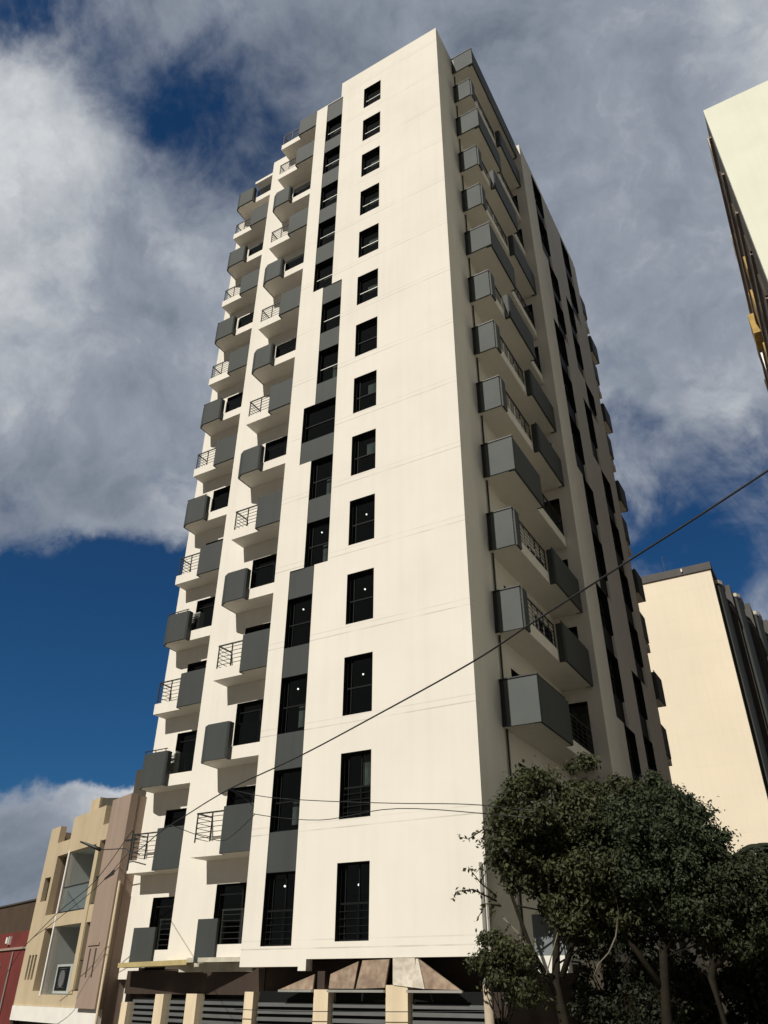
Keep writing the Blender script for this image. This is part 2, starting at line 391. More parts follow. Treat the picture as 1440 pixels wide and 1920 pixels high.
# wall return facing the street at y = 8.3 with narrow side windows
sideh = [(.12, .90, f+.42, f+2.5) for f in FL]
uu = [0, P2X-.352] + [.12,.90]; vv = [3.3, 46.4] + [q for s in sideh for q in s[2:]]
place('pier_return', MB().grid(uu, vv, lambda u,v: not any(a<u<b and c<v<e for a,b,c,e in sideh), .3).mesh('pier_return','cream'), T, (0, 8.3, 0))
for (a,b,c,e) in sideh: window(T, (a, 8.3, c), b-a, e-c, 'plain')
S1 = [(10.2,12.0,38.85,46.0),(11.1,12.8,33.4,38.85),(10.2,12.0,23.6,33.4),(11.0,12.7,17.6,23.6),(10.2,12.0,11.75,17.6),(11.2,12.9,3.6,11.75)]
S2 = [(15.6,17.4,39.0,46.0),(14.25,15.8,33.0,39.0),(15.45,17.2,30.8,33.0),(14.2,15.75,26.75,30.8),(15.5,17.35,15.0,26.75),(14.35,16.1,3.6,15.0)]
wallR(P2X, 8.3, 18.6, 3.3, 46.4, S1+S2, 'side_wall', 'cream', .35)
for (a,b,c,e) in S1+S2:
    n = max(1, round((e-c)/3.0)); hh = (e-c)/n
    for i in range(n):
        z = c + i*hh
        place('spandrel', MB().box(.004, b-a-.004, .10, .30, 0.004, hh*.37).mesh('spandrel','frame'), T, (P2X, a, z), R(90))
        window(T, (P2X, a, z+hh*.37), b-a, hh*.63-.004, 'sash', R(90))
g = MB(); g.box(.95, P2X, 18.61, 18.9, 3.3, 46.2); g.box(.65, .95, 18.61, 21.7, 3.3, 45.6); place('side_wall', g.mesh('side_wall','cream'), T)
g = MB(); g.prism([(-.3,8.6),(1.1,8.6),(1.1,18.6),(.65,18.7),(.65,21.7),(-.3,21.7)], 45.4, 45.6); place('roof', g.mesh('roof','cap'), T)

# ------------------------------------------------------------------ balconies
def arc(a, b, bulge, n=5):
    """rounded corner points between plan points a and b"""
    return []
def balcony_meshes(key, L, D, spans, e=.27, wrapL=True, corner=None, endpanel=False, low=0.0, x_start=0.0, glassy=False, hp=1.42, handrail=True):
    """local frame: x along the wall 0..L, y = 0 fascia plane, y = D wall plane, z = 0 slab underside"""
    fas = .44
    slab = MB(); slab.box(x_start, L, 0, D, 0, fas)
    par = MB(); extra = []
    H0, H1 = (0.0, hp) if not low else (-.02, low)
    for (a, b) in spans:
        ra = a > x_start + .01
        if ra: pts = [(a,-.004),(a,-e+.06),(a+.06,-e)]
        else: pts = [(a-.0, D-.01) if not endpanel else (a+.0, -.004), (a,-.06),(a+.05,-.13),(a+.32,-e)] if not low else [(a,D-.01),(a,-.06),(a+.04,-.1)]
        if endpanel and not ra: pts = [(a, -.004),(a,-e+.05),(a+.05,-e)]
        if low: pts += [(b,-.1),(b,-.004)]
        elif b > L-.02: pts += [(b-.004,-e),(b-.004,-.004)]
        else: pts += [(b-.06,-e),(b,-e+.06),(b,-.004)]
        # walk with thickness turned inward
        par.wallpath(pts, .07, H0, H1)
        fl = [(p[0], p[1]) for p in pts if p[1] < 0]
        if not low: extra.append((fl, a, b))
    for fl, a, b in extra:
        slab.prism([(x, min(y, 0)+.075) if False else (x+ (0.002 if x==a else -0.002 if x==b else 0), y+.072) for x, y in fl if y < -.075] + [(b-.08,-.001),(a+.08,-.001)], .004, .14)
    r = {'slab': fix(slab.mesh('balcony','cream')), 'par': fix(par.mesh('parapet','grey'))}
    # railing on the open stretches
    rl = MB(); gl = MB(); opens = []; x = x_start
    for (a, b) in sorted(spans):
        if a - x > .25: opens.append((x, a))
        x = b
    if L - x > .25: opens.append((x, L))
    for (a, b) in opens:
        zt = 1.34
        if glassy and a > x_start+.01: gl.quad((a+.03,.06,fas),(b-.03,.06,fas),(b-.03,.06,zt-.1),(a+.03,.06,zt-.1)); continue
        rl.box(a+.02, b-.02, .04, .085, zt, zt+.045)
        n = max(2, int((b-a)/.55)+1)
        for i in range(n):
            xx = a+.04+(b-a-.11)*i/(n-1); rl.box(xx, xx+.035, .045, .08, fas, zt)
        for z in (.58, .74, .90, 1.06, 1.22): rl.box(a+.03, b-.03, .055, .072, z, z+.018)
        if a < x_start+.01 and not endpanel:
            rl.box(a+.02, a+.065, .085, D-.01, zt, zt+.045)
            for z in (.58, .74, .90, 1.06, 1.22): rl.box(a+.03, a+.045, .08, D-.01, z, z+.018)
    # slim hand rail above the solid parapet
    for (a, b) in spans:
        if not low and handrail:
            rl.box(a+.1, b-.1, -.20, -.165, hp+.10, hp+.13)
            for i in range(3): xx = a+.15+(b-a-.35)*i/2; rl.box(xx, xx+.02, -.195, -.17, hp-.02, hp+.10)
    if opens or not low: r['rail'] = rl.mesh('railing','rail')
    if gl.v: r['glass'] = gl.mesh('glass_guard','smoked')
    if endpanel:
        ep = MB(); e1 = corner if corner is not None else e
        ep.box(-.07, -.004, -e1, D-.16, -.01, 1.42)
        if corner is not None:
            c = MB(); c.box(0.0, .42, -.07, -.004, -.01, 1.42)
            r['corner'] = c.mesh('parapet','grey')
        r['end'] = ep.mesh('end_panel','lgrey')
        cp = MB(); cp.box(-.10, .02, -e1-.02, D-.01, 1.424, 1.46)
        cp.box(-.05, -.03, D-.15, D-.01, .0, 1.42)  # dark strip beside the wall, the tower corner's shadow put into colour
        r['cap'] = cp.mesh('coping','rail')
    return r
def put_balcony(r, loc, rz=0.0):
    b = place('balcony', r['slab'], T, loc, rz)
    place('parapet', r['par'], b)
    if 'rail' in r: place('railing', r['rail'], b)
    if 'glass' in r: place('glass_guard', r['glass'], b)
    if 'end' in r: place('end_panel', r['end'], b); place('coping', r['cap'], b)
    if 'corner' in r: place('parapet', r['corner'], b)
    return b
c1L, c1D = 3.17, .80
c2L, c2D = 3.68, .72
BA1 = balcony_meshes('a1', c1L, c1D, [(0, 1.26)], glassy=True, hp=1.26, handrail=False); BB1 = balcony_meshes('b1', c1L, c1D, [(1.40, c1L)], handrail=False)
BA2 = balcony_meshes('a2', c2L, c2D, [(0, 1.42)], glassy=True, hp=1.30); BB2 = balcony_meshes('b2', c2L, c2D, [(1.47, c2L)], handrail=False)
BL1 = balcony_meshes('l1', c1L, c1D, [(.72, 1.54)], low=1.13, x_start=.72)
BL2 = balcony_meshes('l2', c2L, c2D, [(.90, 1.98)], low=1.13, x_start=.90)
for k, z in enumerate(FL):
    put_balcony(BB1 if k % 2 == 0 else BA1, (-10.79, .85, z))
    put_balcony(BB2 if k % 2 == 0 else BA2, (-15.68, 2.78, z))
put_balcony(BB1, (-10.79, .85, 45.3)); put_balcony(BA2, (-15.68, 2.78, 45.05))
put_balcony(BL1, (-10.79, .85, 3.46)); put_balcony(BL2, (-15.68, 2.78, 3.46))
place('roof_canopy', fix(MB().prism([(-14.4,2.7),(-12.05,2.7),(-12.05,3.9),(-14.4,3.9)], 46.9, 47.12).box(-12.3,-12.05,3.5,3.9,45.0,46.9).box(-14.4,-14.15,3.5,3.9,45.0,46.9).mesh('roof_canopy','cream')), T)
# right face: local x -> +y, fascia plane at x = .95, wall plane at x = 0
RL, RD = 6.36, .95
RA = balcony_meshes('ra', RL, RD, [(0, 2.92)], endpanel=True)
RB = balcony_meshes('rb', RL, RD, [(3.35, RL)], endpanel=True, corner=.0)
RC = balcony_meshes('rc', RL, RD, [(1.55, 4.62)], endpanel=True, corner=.0)
kinds = {0:RB,1:RA,2:RB,3:RB,4:RA,5:RB,6:RB,7:RC,8:RA,9:RB,10:RC,11:RA,12:RB}
for k, z in enumerate(FL): put_balcony(kinds[k], (.95, 1.92, z), R(90))
RT = balcony_meshes('rt', RL, RD, [(0, RL)], endpanel=True)
put_balcony(RT, (.95, 1.92, 45.2), R(90))
FLn, FD = 2.75, .75
FA = balcony_meshes('fa', FLn, FD, [(0, 1.4)]); FB = balcony_meshes('fb', FLn, FD, [(1.3, FLn)])
for k, z in enumerate(FL): put_balcony(FA if k % 2 == 0 else FB, (1.12, 18.95, z), R(90))
# rain-water pipe on the shaded corner
place('drainpipe', MB().tube([(.05,2.1,3.4),(.05,2.1,45.5)], .035, 6).mesh('drainpipe','rail'), T)

# ------------------------------------------------------------------ ground floor of the tower
GA = math.atan2(2.3, 7.4)
def gpt(s, off=0.0):   # slanted shop front left of x = -7.4 ; off > 0 goes toward the street
    return (-7.4 - s*math.cos(GA) - off*math.sin(GA), .8 + s*math.sin(GA) - off*math.cos(GA))
def gbox(mb, s0, s1, o0, o1, z0, z1):
    return mb.prism([gpt(s1,o1), gpt(s0,o1), gpt(s0,o0), gpt(s1,o0)], z0, z1)
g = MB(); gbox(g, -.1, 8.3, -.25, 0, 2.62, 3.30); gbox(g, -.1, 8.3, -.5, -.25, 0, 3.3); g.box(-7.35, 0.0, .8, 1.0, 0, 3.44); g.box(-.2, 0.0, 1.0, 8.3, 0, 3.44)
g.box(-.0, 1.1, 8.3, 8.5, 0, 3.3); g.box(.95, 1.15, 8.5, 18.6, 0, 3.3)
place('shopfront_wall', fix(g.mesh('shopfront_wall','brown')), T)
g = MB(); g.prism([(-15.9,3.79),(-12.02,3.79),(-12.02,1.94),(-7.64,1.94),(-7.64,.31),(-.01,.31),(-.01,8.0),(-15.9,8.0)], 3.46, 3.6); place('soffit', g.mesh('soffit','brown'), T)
for s0, s1, z in ((7.40,7.83,2.38),(5.0,5.54,2.62),(2.98,3.60,2.64),(-.26,.32,2.66)):
    g = MB(); gbox(g, s0, s1, 0.002, .28, 0, z); place('pillar', fix(g.mesh('pillar','pillar')), T)
for s0, s1 in ((5.56,7.38),(3.62,4.98),(.36,2.96)):
    g = MB(); n = 15
    for i in range(n): zz = .1 + i*.162; gbox(g, s0, s1, .02, .10, zz, zz+.088)
    sh = place('roller_shutter', fix(g.mesh('roller_shutter','shutter')), T); g = MB(); gbox(g, s0, s1, -.02, .018, 0, 2.5); place('backing', fix(g.mesh('backing','frame')), sh)
for x0, x1, z in ((-5.02,-4.57,2.76),(-2.86,-2.24,2.86),(-7.3,-7.0,2.7)):
    place('pillar', MB().box(x0, x1, -.06, .35, 0, z).mesh('pillar','pillar'), T)
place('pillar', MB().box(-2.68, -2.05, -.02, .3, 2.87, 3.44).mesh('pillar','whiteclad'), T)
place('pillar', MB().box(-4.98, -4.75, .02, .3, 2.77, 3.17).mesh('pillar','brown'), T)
for x0, x1 in ((-6.98,-5.05),(-4.55,-2.88),(-2.22,-.1)):
    g = MB(); n = 15
    for i in range(n): zz = .1 + i*.162; g.box(x0, x1, .12, .20, zz, zz+.088)
    sh = place('roller_shutter', g.mesh('roller_shutter','shutter'), T); place('backing', MB().box(x0, x1, .202, .23, 0, 2.72).mesh('backing','frame'), sh)
def tri(pts, m, yt=.03, yb=-.10):  # tilted panels cut to the outline of the sunlit patch on the wall
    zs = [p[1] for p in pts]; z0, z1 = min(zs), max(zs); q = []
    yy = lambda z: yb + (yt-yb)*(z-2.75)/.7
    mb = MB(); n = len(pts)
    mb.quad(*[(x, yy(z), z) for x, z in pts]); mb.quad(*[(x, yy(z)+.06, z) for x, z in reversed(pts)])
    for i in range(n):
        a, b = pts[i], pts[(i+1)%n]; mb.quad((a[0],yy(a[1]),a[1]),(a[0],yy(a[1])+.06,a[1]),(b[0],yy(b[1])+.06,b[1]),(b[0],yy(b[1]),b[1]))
    return fix(mb.mesh('sunlit_patch_panel', m))
place('sunlit_patch_panel', tri([(-6.1,2.76),(-5.04,2.76),(-5.04,3.10)], 'sunlit_tile'), T)
place('sunlit_patch_panel', tri([(-4.54,2.78),(-3.78,2.78),(-3.72,3.38),(-4.54,3.10)], 'sunlit_tile'), T)
place('sunlit_patch_panel', tri([(-3.72,2.78),(-2.88,2.80),(-2.80,3.42),(-3.60,3.40)], 'sunlit_tile'), T)
place('sunlit_patch_panel', tri([(-2.62,2.86),(-1.75,2.78),(-1.98,3.42),(-2.60,3.44)], 'whiteclad'), T)
place('sunlit_patch_panel', tri([(-1.73,2.78),(-.80,2.76),(-1.96,3.41)], 'sunlit_tile'), T)
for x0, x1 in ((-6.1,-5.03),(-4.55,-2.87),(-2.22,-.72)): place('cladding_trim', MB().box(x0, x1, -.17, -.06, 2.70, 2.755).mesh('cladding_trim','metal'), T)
g = MB(); g.prism([(-15.1,3.05),(-15.1,2.55),(-10.3,.76),(-10.3,1.3)], 3.38, 3.52); place('canopy_ledge', fix(g.mesh('canopy_ledge','ledge')), T)
g = MB(); g.prism([(-10.3,.82),(-10.3,.76),(-7.66,.70),(-7.66,.84)], 3.44, 3.56); g.prism([(-10.9,1.3),(-10.9,1.1),(-7.66,.95),(-7.66,1.3)], 3.20, 3.43); place('canopy_ledge', fix(g.mesh('canopy_ledge','ledge2')), T)
# ground floor of the shaded side: fascia band and pillars
place('shop_fascia', MB().box(.9, 1.8, 4.5, 18.4, 2.75, 3.45).mesh('shop_fascia','umber'), T)
for y in (3.0, 6.2, 9.4, 12.6, 15.8): place('pillar', MB().box(1.2, 1.75, y, y+.6, 0, 2.75).mesh('pillar','pillar'), T)
place('conduit', MB().tube([(.02,-.04,3.5),(.0,-.04,5.6)], .03, 6).tube([(-.1,-.05,3.5),(-.12,-.05,5.5)], .045, 6).mesh('conduit','metal'), T)

# ------------------------------------------------------------------ neighbour on the left (facade turned 20 degrees)
NB = empty('townhouse', (-17.1, 3.4, 0), R(-20))
tag(NB, 'three-storey beige house with mauve pier, left of the tall tower', 'house')
# local x = -s, y into the building
def sg(s): return -s
holes = [(-7.75,-7.0,6.07,7.04),(-6.7,-5.33,5.47,7.86),(-5.21,-2.17,5.46,7.88),(-1.80,-.6,5.59,7.95),
         (-6.3,-5.33,2.68,4.95),(-5.21,-2.29,2.56,4.98),(-1.77,-.87,2.69,4.97),
         (-7.62,-7.38,3.08,3.99),(-7.24,-7.0,3.08,3.99),(-6.86,-6.62,3.08,3.99),
         (-7.11,-5.53,8.45,9.6),(-1.94,.1,8.57,9.6)]
uu = [-8.3, .2, -5.53]; vv = [2.16, 9.20, 9.36]
for a,b,c,e in holes: uu += [a,b]; vv += [c,e]
def ns(u, v):
    if v > 9.36: return False
    if v > 9.2 and u < -5.53: return False
    return not any(a<u<b and c<v<e for a,b,c,e in holes)
place('front_wall', MB().grid(uu, vv, ns, .28).mesh('front_wall','beige'), NB)
g = MB(); g.box(-8.2,.93,-.06,.3,1.64,2.155); place('base_band', g.mesh('base_band','white'), NB)
g = MB(); g.box(-8.2,-7.9,0,.3,0,1.63); g.box(.6,.9,0,.3,0,1.63); g.box(-7.9,.6,.25,.3,0,1.63); place('garage_front', g.mesh('garage_front','brown'), NB)
g = MB(); mv = [(-.42,-.28,3.10,4.02),(.12,.26,3.10,4.02)]; 
uu = [-.82,1.0,-.42,-.28,.12,.26]; vv = [2.16,9.36,3.10,4.02]
pm = MB().grid(uu, vv, lambda u,v: not any(a<u<b and c<v<e for a,b,c,e in mv), .3)
place('mauve_pier', pm.mesh('mauve_pier','mauve'), NB, (0,-.20,0))
g = MB(); g.box(-.6,.45,-.24,-.203,4.12,4.22); place('moulding', g.mesh('moulding','mauve'), NB)
g = MB(); g.box(1.0,1.05,-.12,.1,1.64,8.5); place('downpipe', MB().tube([(1.06,-.10,0),(1.06,-.10,6.2)], .05, 8).mesh('downpipe','pillar'), NB)
g = MB(); g.box(.7, .98, .12, 6, 0, 9.3); g.box(-8.3,-8.0,.29,6,0,9.1); g.box(-8.3,.98,5.7,6,0,9); g.box(-8.0,.7,.3,5.7,8.2,8.35); place('side_wall', g.mesh('side_wall','mauve'), NB)
for (a,b,c,e) in holes[1:7]:
    D = 1.5; g = MB()
    g.quad((a,D,c),(b,D,c),(b,D,e),(a,D,e)); g.quad((a,.28,c),(a,D,c),(a,D,e),(a,.28,e)); g.quad((b,.28,c),(b,D,c),(b,D,e),(b,.28,e))
    g.quad((a,.28,c),(b,.28,c),(b,D,c),(a,D,c)); g.quad((a,.28,e),(b,.28,e),(b,D,e),(a,D,e))
    lg = place('loggia', g.mesh('loggia','loggia' if b-a > 2 else 'mauve'), NB)
    if b-a > 2:
        d = MB(); d.box(b-.75, b-.1, D-.06, D-.01, c, c+1.75); place('loggia_door', d.mesh('loggia_door','white'), lg)
for (a,b,c,e) in [holes[0]]+holes[7:10]:
    g = MB(); g.box(a,b,.2,.26,c,e); place('window', g.mesh('window','frame'), NB)
place('post', MB().box(-5.33,-5.21,-.03,.27,2.5,7.95).mesh('post','white'), NB)
g = MB(); g.box(-2.17,-1.80,-.035,-.002,2.6,8.0); place('post', g.mesh('post','beige'), NB)
for (a,b,z) in ((-5.18,-2.2,5.5),(-1.78,-.62,5.62),(-1.75,-.9,2.72)):
    r = MB(); r.box(a,b,.05,.09,z+.92,z+.96); r.quad((a,.07,z),(b,.07,z),(b,.07,z+.9),(a,.07,z+.9)); 
    place('railing', r.mesh('railing','clear'), NB); 
    place('handrail', MB().box(a,b,.04,.10,z+.93,z+.98).mesh('handrail','rail'), NB); place('bottom_rail', MB().box(a,b,.04,.1,z-.03,z+.02).mesh('bottom_rail','rail'), NB)
for (a,b,z) in ((-7.11,-5.53,8.45),(-1.94,.1,8.57)):
    place('parapet_recess', MB().box(a,b,.6,.7,z-.1,z+.75).mesh('parapet_recess','mauve'), NB)
g = MB(); g.prism([(-4.9,.4),(-3.9,.4),(-3.9,3.0),(-4.9,3.0)], 9.0, 10.05); place('roof_bulkhead', g.mesh('roof_bulkhead','beige'), NB)
g = MB(); n = len(g.v)
g.v += [(-3.89,.5,9.0),(.4,.9,9.0),(.4,1.1,9.0),(-3.89,.7,9.0),(-3.89,.5,10.02),(.4,.9,9.45),(.4,1.1,9.45),(-3.89,.7,10.02)]
g.f += [(0,3,2,1),(4,5,6,7),(0,1,5,4),(1,2,6,5),(2,3,7,6),(3,0,4,7)]
place('roof_parapet', fix(g.mesh('roof_parapet','umber')), NB)
for i,(x,z) in enumerate([(-4.3,2.62)]):
    ac = empty('air_conditioner', (0,0,0)); 
    W = Matrix.Translation((-17.1,3.4,0)) @ Matrix.Rotation(R(-20),4,'Z')
    ac.location = W @ Vector((-3.95, .30, 2.60)); ac.rotation_euler = (0,0,R(-20))
    tag(ac, 'boxy white-edged air conditioner sitting in the beige house lower loggia', 'air conditioner')
    b = MB(); b.box(-.85,.85,.0,.4,.0,1.0); place('casing', b.mesh('casing','loggia'), ac)
    b = MB(); b.box(-.68,.62,-.02,-.002,.1,.92); place('grille', b.mesh('grille','frame'), ac)
    b = MB()
    for k in range(9): b.box(-.36,.34,-.04,-.022,.20+.08*k,.215+.08*k)
    b.tube([(0,-.05,.5),(0,-.03,.5)], .3, 16); place('fan_guard', b.mesh('fan_guard','shutter'), ac)

# dark bare wall squeezed between the house and the tower
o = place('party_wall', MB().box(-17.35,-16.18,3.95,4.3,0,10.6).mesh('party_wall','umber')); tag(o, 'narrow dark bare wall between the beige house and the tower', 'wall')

# red house and brown block at far left
RH = empty('red_house', tuple(Matrix.Translation((-17.1,3.4,0)) @ Matrix.Rotation(R(-20),4,'Z') @ Vector((-8.35,.1,0))), R(-20))
tag(RH, 'low red house with a pale string course at the far left edge', 'house')
rh = [(-4.6,-3.35,2.75,3.65)]
place('front_wall', MB().grid([-12,0,-4.6,-3.35],[0,5.0,2.75,3.65], lambda u,v: not any(a<u<b and c<v<e for a,b,c,e in rh), .3).mesh('front_wall','red'), RH)
g = MB(); g.box(-12,-.01,-.07,-.002,4.27,4.36); place('string_course', g.mesh('string_course','mauve'), RH)
w = MB(); w.box(-4.6,-3.35,.15,.2,2.75,3.65); wo = place('window', w.mesh('window','frame'), RH)
f = MB(); f.box(-4.7,-3.25,-.05,-.003,3.65,3.73); f.box(-4.7,-3.25,-.05,-.003,2.67,2.75); f.box(-3.35,-3.27,-.05,-.003,2.75,3.65); place('window_surround', f.mesh('window_surround','mauve'), wo)
place('downpipe', MB().tube([(-1.75,-.06,0),(-1.75,-.06,4.2)], .035, 6).mesh('downpipe','metal'), RH)
place('wall_lamp', MB().box(-2.9,-2.68,-.16,-.003,4.55,4.80).box(-2.62,-2.56,-.12,-.003,4.50,4.84).mesh('wall_lamp','white'), RH)
g = MB(); g.box(-12,0,.3,8,4.6,4.7); g.box(-.3,-.0,.3,8,0,5.0); place('roof', g.mesh('roof','umber'), RH)
BH = empty('brown_house', tuple(Matrix.Translation((-17.1,3.4,0)) @ Matrix.Rotation(R(-20),4,'Z') @ Vector((-8.6,3.6,0))), R(-20))
tag(BH, 'brown unpainted block behind the red house, beneath the clouds', 'house')
place('front_wall', MB().box(-18,-2.6,0,.3,0,7.15).mesh('front_wall','brownwall'), BH)
place('annex_wall', MB().box(-2.55,-.3,.5,4,0,6.9).box(-1.4,-.3,.6,3,6.9,7.5).mesh('annex_wall','brownwall'), BH)
place('side_wall', MB().box(-2.9,-2.6,.3,9,0,7.1).mesh('side_wall','brownwall'), BH)
place('coping', MB().box(-18,-2.5,-.08,.4,7.15,7.24).box(-2.5,-.25,.42,.9,6.9,6.98).mesh('coping','umber'), BH)
wt_ = empty('water_tank', tuple(Matrix.Translation((-17.1,3.4,0)) @ Matrix.Rotation(R(-20),4,'Z') @ Vector((-9.1,.9,4.72))), R(-20))
tag(wt_, 'rounded white water tank on the red house roof against the beige wall', 'water tank')
place('tank_body', fix(MB().tube([(0,0,0),(0,0,.15),(0,0,.95),(0,0,1.12)], .42, 18).mesh('tank_body','white'), True), wt_)
place('lid', fix(MB().tube([(0,0,1.125),(0,0,1.22)], .2, 12).mesh('lid','metal')), wt_)

# ------------------------------------------------------------------ twin tower behind right
TW = empty('apartment_tower', (2.0, 60, 0))
tag(TW, 'cream tower with grey roof band, behind the main tower on the right', 'apartment tower')
place('front_wall', MB().box(-18,0,0,.5,0,40.9).mesh('front_wall','twin'), TW)
place('roof_band', MB().box(-18.2,.12,-.15,.6,40.905,41.75).box(-.3,.12,.6,6,40.905,41.75).mesh('roof_band','cap'), TW)
ant = MB().tube([(-4.6,.5,41.7),(-4.6,.5,43.9)], .03, 6); place('antenna', ant.mesh('antenna','cap'), TW)
place('roof_lamp', MB().box(-2.9,-2.75,-.3,-.16,41.2,41.55).mesh('roof_lamp','white'), TW)
for i,(x,y0,y1,z) in enumerate(((-.02,.5,5,40.9),(1.1,5,11,41.0),(2.3,11,17,41.0),(3.5,17,24,41.0))):
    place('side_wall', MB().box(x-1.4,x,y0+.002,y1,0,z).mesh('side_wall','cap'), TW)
    # dark rounded vertical stack with a pale rim at its head
    y_a, y_b = y0+.8, y1-.7
    pts = [(x+.002,y_a),(x+.35,y_a+.1),(x+.6,y_a+.6),(x+.7,(y_a+y_b)/2),(x+.6,y_b-.6),(x+.35,y_b-.1),(x+.002,y_b)]
    st = place('balcony_stack', fix(MB().prism(pts, 1.5, z-1.2).mesh('balcony_stack','grey')), TW)
    place('rim', fix(MB().wallpath(pts[::-1], .1, z-1.15, z-.75).mesh('rim','whiteclad')), st)

# ------------------------------------------------------------------ pale block, top right
PB = empty('apartment_block', (11.58, 12.0, 0))
tag(PB, 'pale block with blank front wall and cluttered side cut by the right edge', 'apartment block')
place('front_wall', MB().box(0,22,0,.4,0,46.85).mesh('front_wall','pale'), PB)
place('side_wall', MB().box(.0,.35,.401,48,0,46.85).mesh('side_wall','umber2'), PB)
place('roof', MB().box(.6,22,.4,48,45.5,45.7).mesh('roof','cap'), PB)
random.seed(11)
for f_ in range(16):
    z = 45.4 - 3.0*f_
    if z < 3: break
    place('balcony', MB().box(-.13,-.001,.9+f_*.4,47,z,z+.12).box(-.13,-.10,.9+f_*.4,47,z+.12,z+.22).mesh('balcony','mauve'), PB)
    y = 1.5+random.random()
    while y < 34 and f_ < 12:
        h = .5+random.random()*1.5; w_ = .4+random.random()*2.0
        place('balcony_clutter', MB().box(-.10-.06*random.random(), -.002, y, y+w_, z+.15, z+.15+h).mesh('balcony_clutter', random.choice(['junk','umber','umber','metal','whiteclad'])), PB); y += w_+1.5+random.random()*4.5
place('pipe', MB().tube([(-.10,22,40),(-.16,24,37),(-.20,27,33),(-.16,30,27)], .05, 6).mesh('pipe','white'), PB)
place('wall_box', MB().box(-.45,-.002,14.5,16.5,41.6,43.4).mesh('wall_box','junk'), PB)
place('scaffold_sheet', MB().box(-.30,-.25,27,42,20,38).mesh('scaffold_sheet','junk'), PB)

# ------------------------------------------------------------------ vegetation
def leaf(mb, p, n, size, rnd):
    """one folded leaf: four-corner blade"""
    u = n.cross(Vector((rnd.uniform(-1,1), rnd.uniform(-1,1), rnd.uniform(-1,1)))).normalized()
    v = n.cross(u)
    a = size*rnd.uniform(.7,1.3); b = a*rnd.uniform(.38,.6)
    mb.quad(p-u*a*.5, p-v*b*.5+n*b*.12, p+u*a*.5, p+v*b*.5+n*b*.12)
def make_tree(name, label, group, base, trunks, blobs, leafm, leafsize, nleaf, bark='bark', twigs=(), seed=1, cat='tree', limb_r=.05):
    rnd = random.Random(seed)
    root = empty(name, base); tag(root, label, cat, group)
    B = Vector(base)
    tb = MB()
    for path, r0, r1 in trunks: tb.tube([Vector(p)-B for p in path], r0, 8, r1)
    # limbs from the trunk tops to every clump
    clumps = []
    for (c, rad, n, w) in blobs:
        c = Vector(c)
        for i in range(n):
            while True:
                q = Vector((rnd.uniform(-1,1), rnd.uniform(-1,1), rnd.uniform(-1,1)))
                if .15 < q.length < 1: break
            q = q * (q.length ** -.45)
            if q.length > 1.12: q *= 1.12/q.length
            clumps.append((Vector((c.x+q.x*rad[0], c.y+q.y*rad[1], c.z+q.z*rad[2])), w*rnd.uniform(.65,1.35)))
    for i, (p, w) in enumerate(clumps):
        if i % 5 == 0:
            # limb leaves the nearest trunk or bough somewhere along its upper part
            best = min((Vector(a).lerp(Vector(b), rnd.uniform(.2,1)) for path, _, _ in trunks for a, b in zip(path[len(path) > 2:], path[1+(len(path) > 2):])), key=lambda q: (q-p).length)
            mid = (best+p)/2 + Vector((rnd.uniform(-.15,.15), rnd.uniform(-.15,.15), -.10))
            tb.tube([best-B, mid-B, p-B], limb_r*.5, 5, .006)
    for path in twigs: tb.tube([Vector(p)-B for p in path], .022, 5, .006)
    place('trunk', fix(tb.mesh('trunk', bark), True), root)
    lb = MB(); tot = sum(w for _, w in clumps)
    for p, w in clumps:
        for _ in range(int(nleaf*w/tot)):
            q = Vector((rnd.gauss(0,1), rnd.gauss(0,1), rnd.gauss(0,.75))) * w*.40
            n = (q.normalized()*.6 + Vector((rnd.uniform(-1,1), rnd.uniform(-1,1), rnd.uniform(-.2,1)))).normalized()
            leaf(lb, p+q-B, n, leafsize, rnd)
    for path in twigs:
        P = [Vector(p) for p in path]
        for a, b in zip(P, P[1:]):
            for _ in range(int((b-a).length*26)):
                t = rnd.random(); p = a.lerp(b, t) + Vector((rnd.gauss(0,.035), rnd.gauss(0,.035), rnd.gauss(0,.035)))
                leaf(lb, p-B, Vector((rnd.uniform(-1,1), rnd.uniform(-1,.2), rnd.uniform(-1,1))).normalized(), leafsize*1.15, rnd)
    place('crown', lb.mesh('crown', leafm), root)
    return root
GR = 'street trees along the shaded side of the tower'
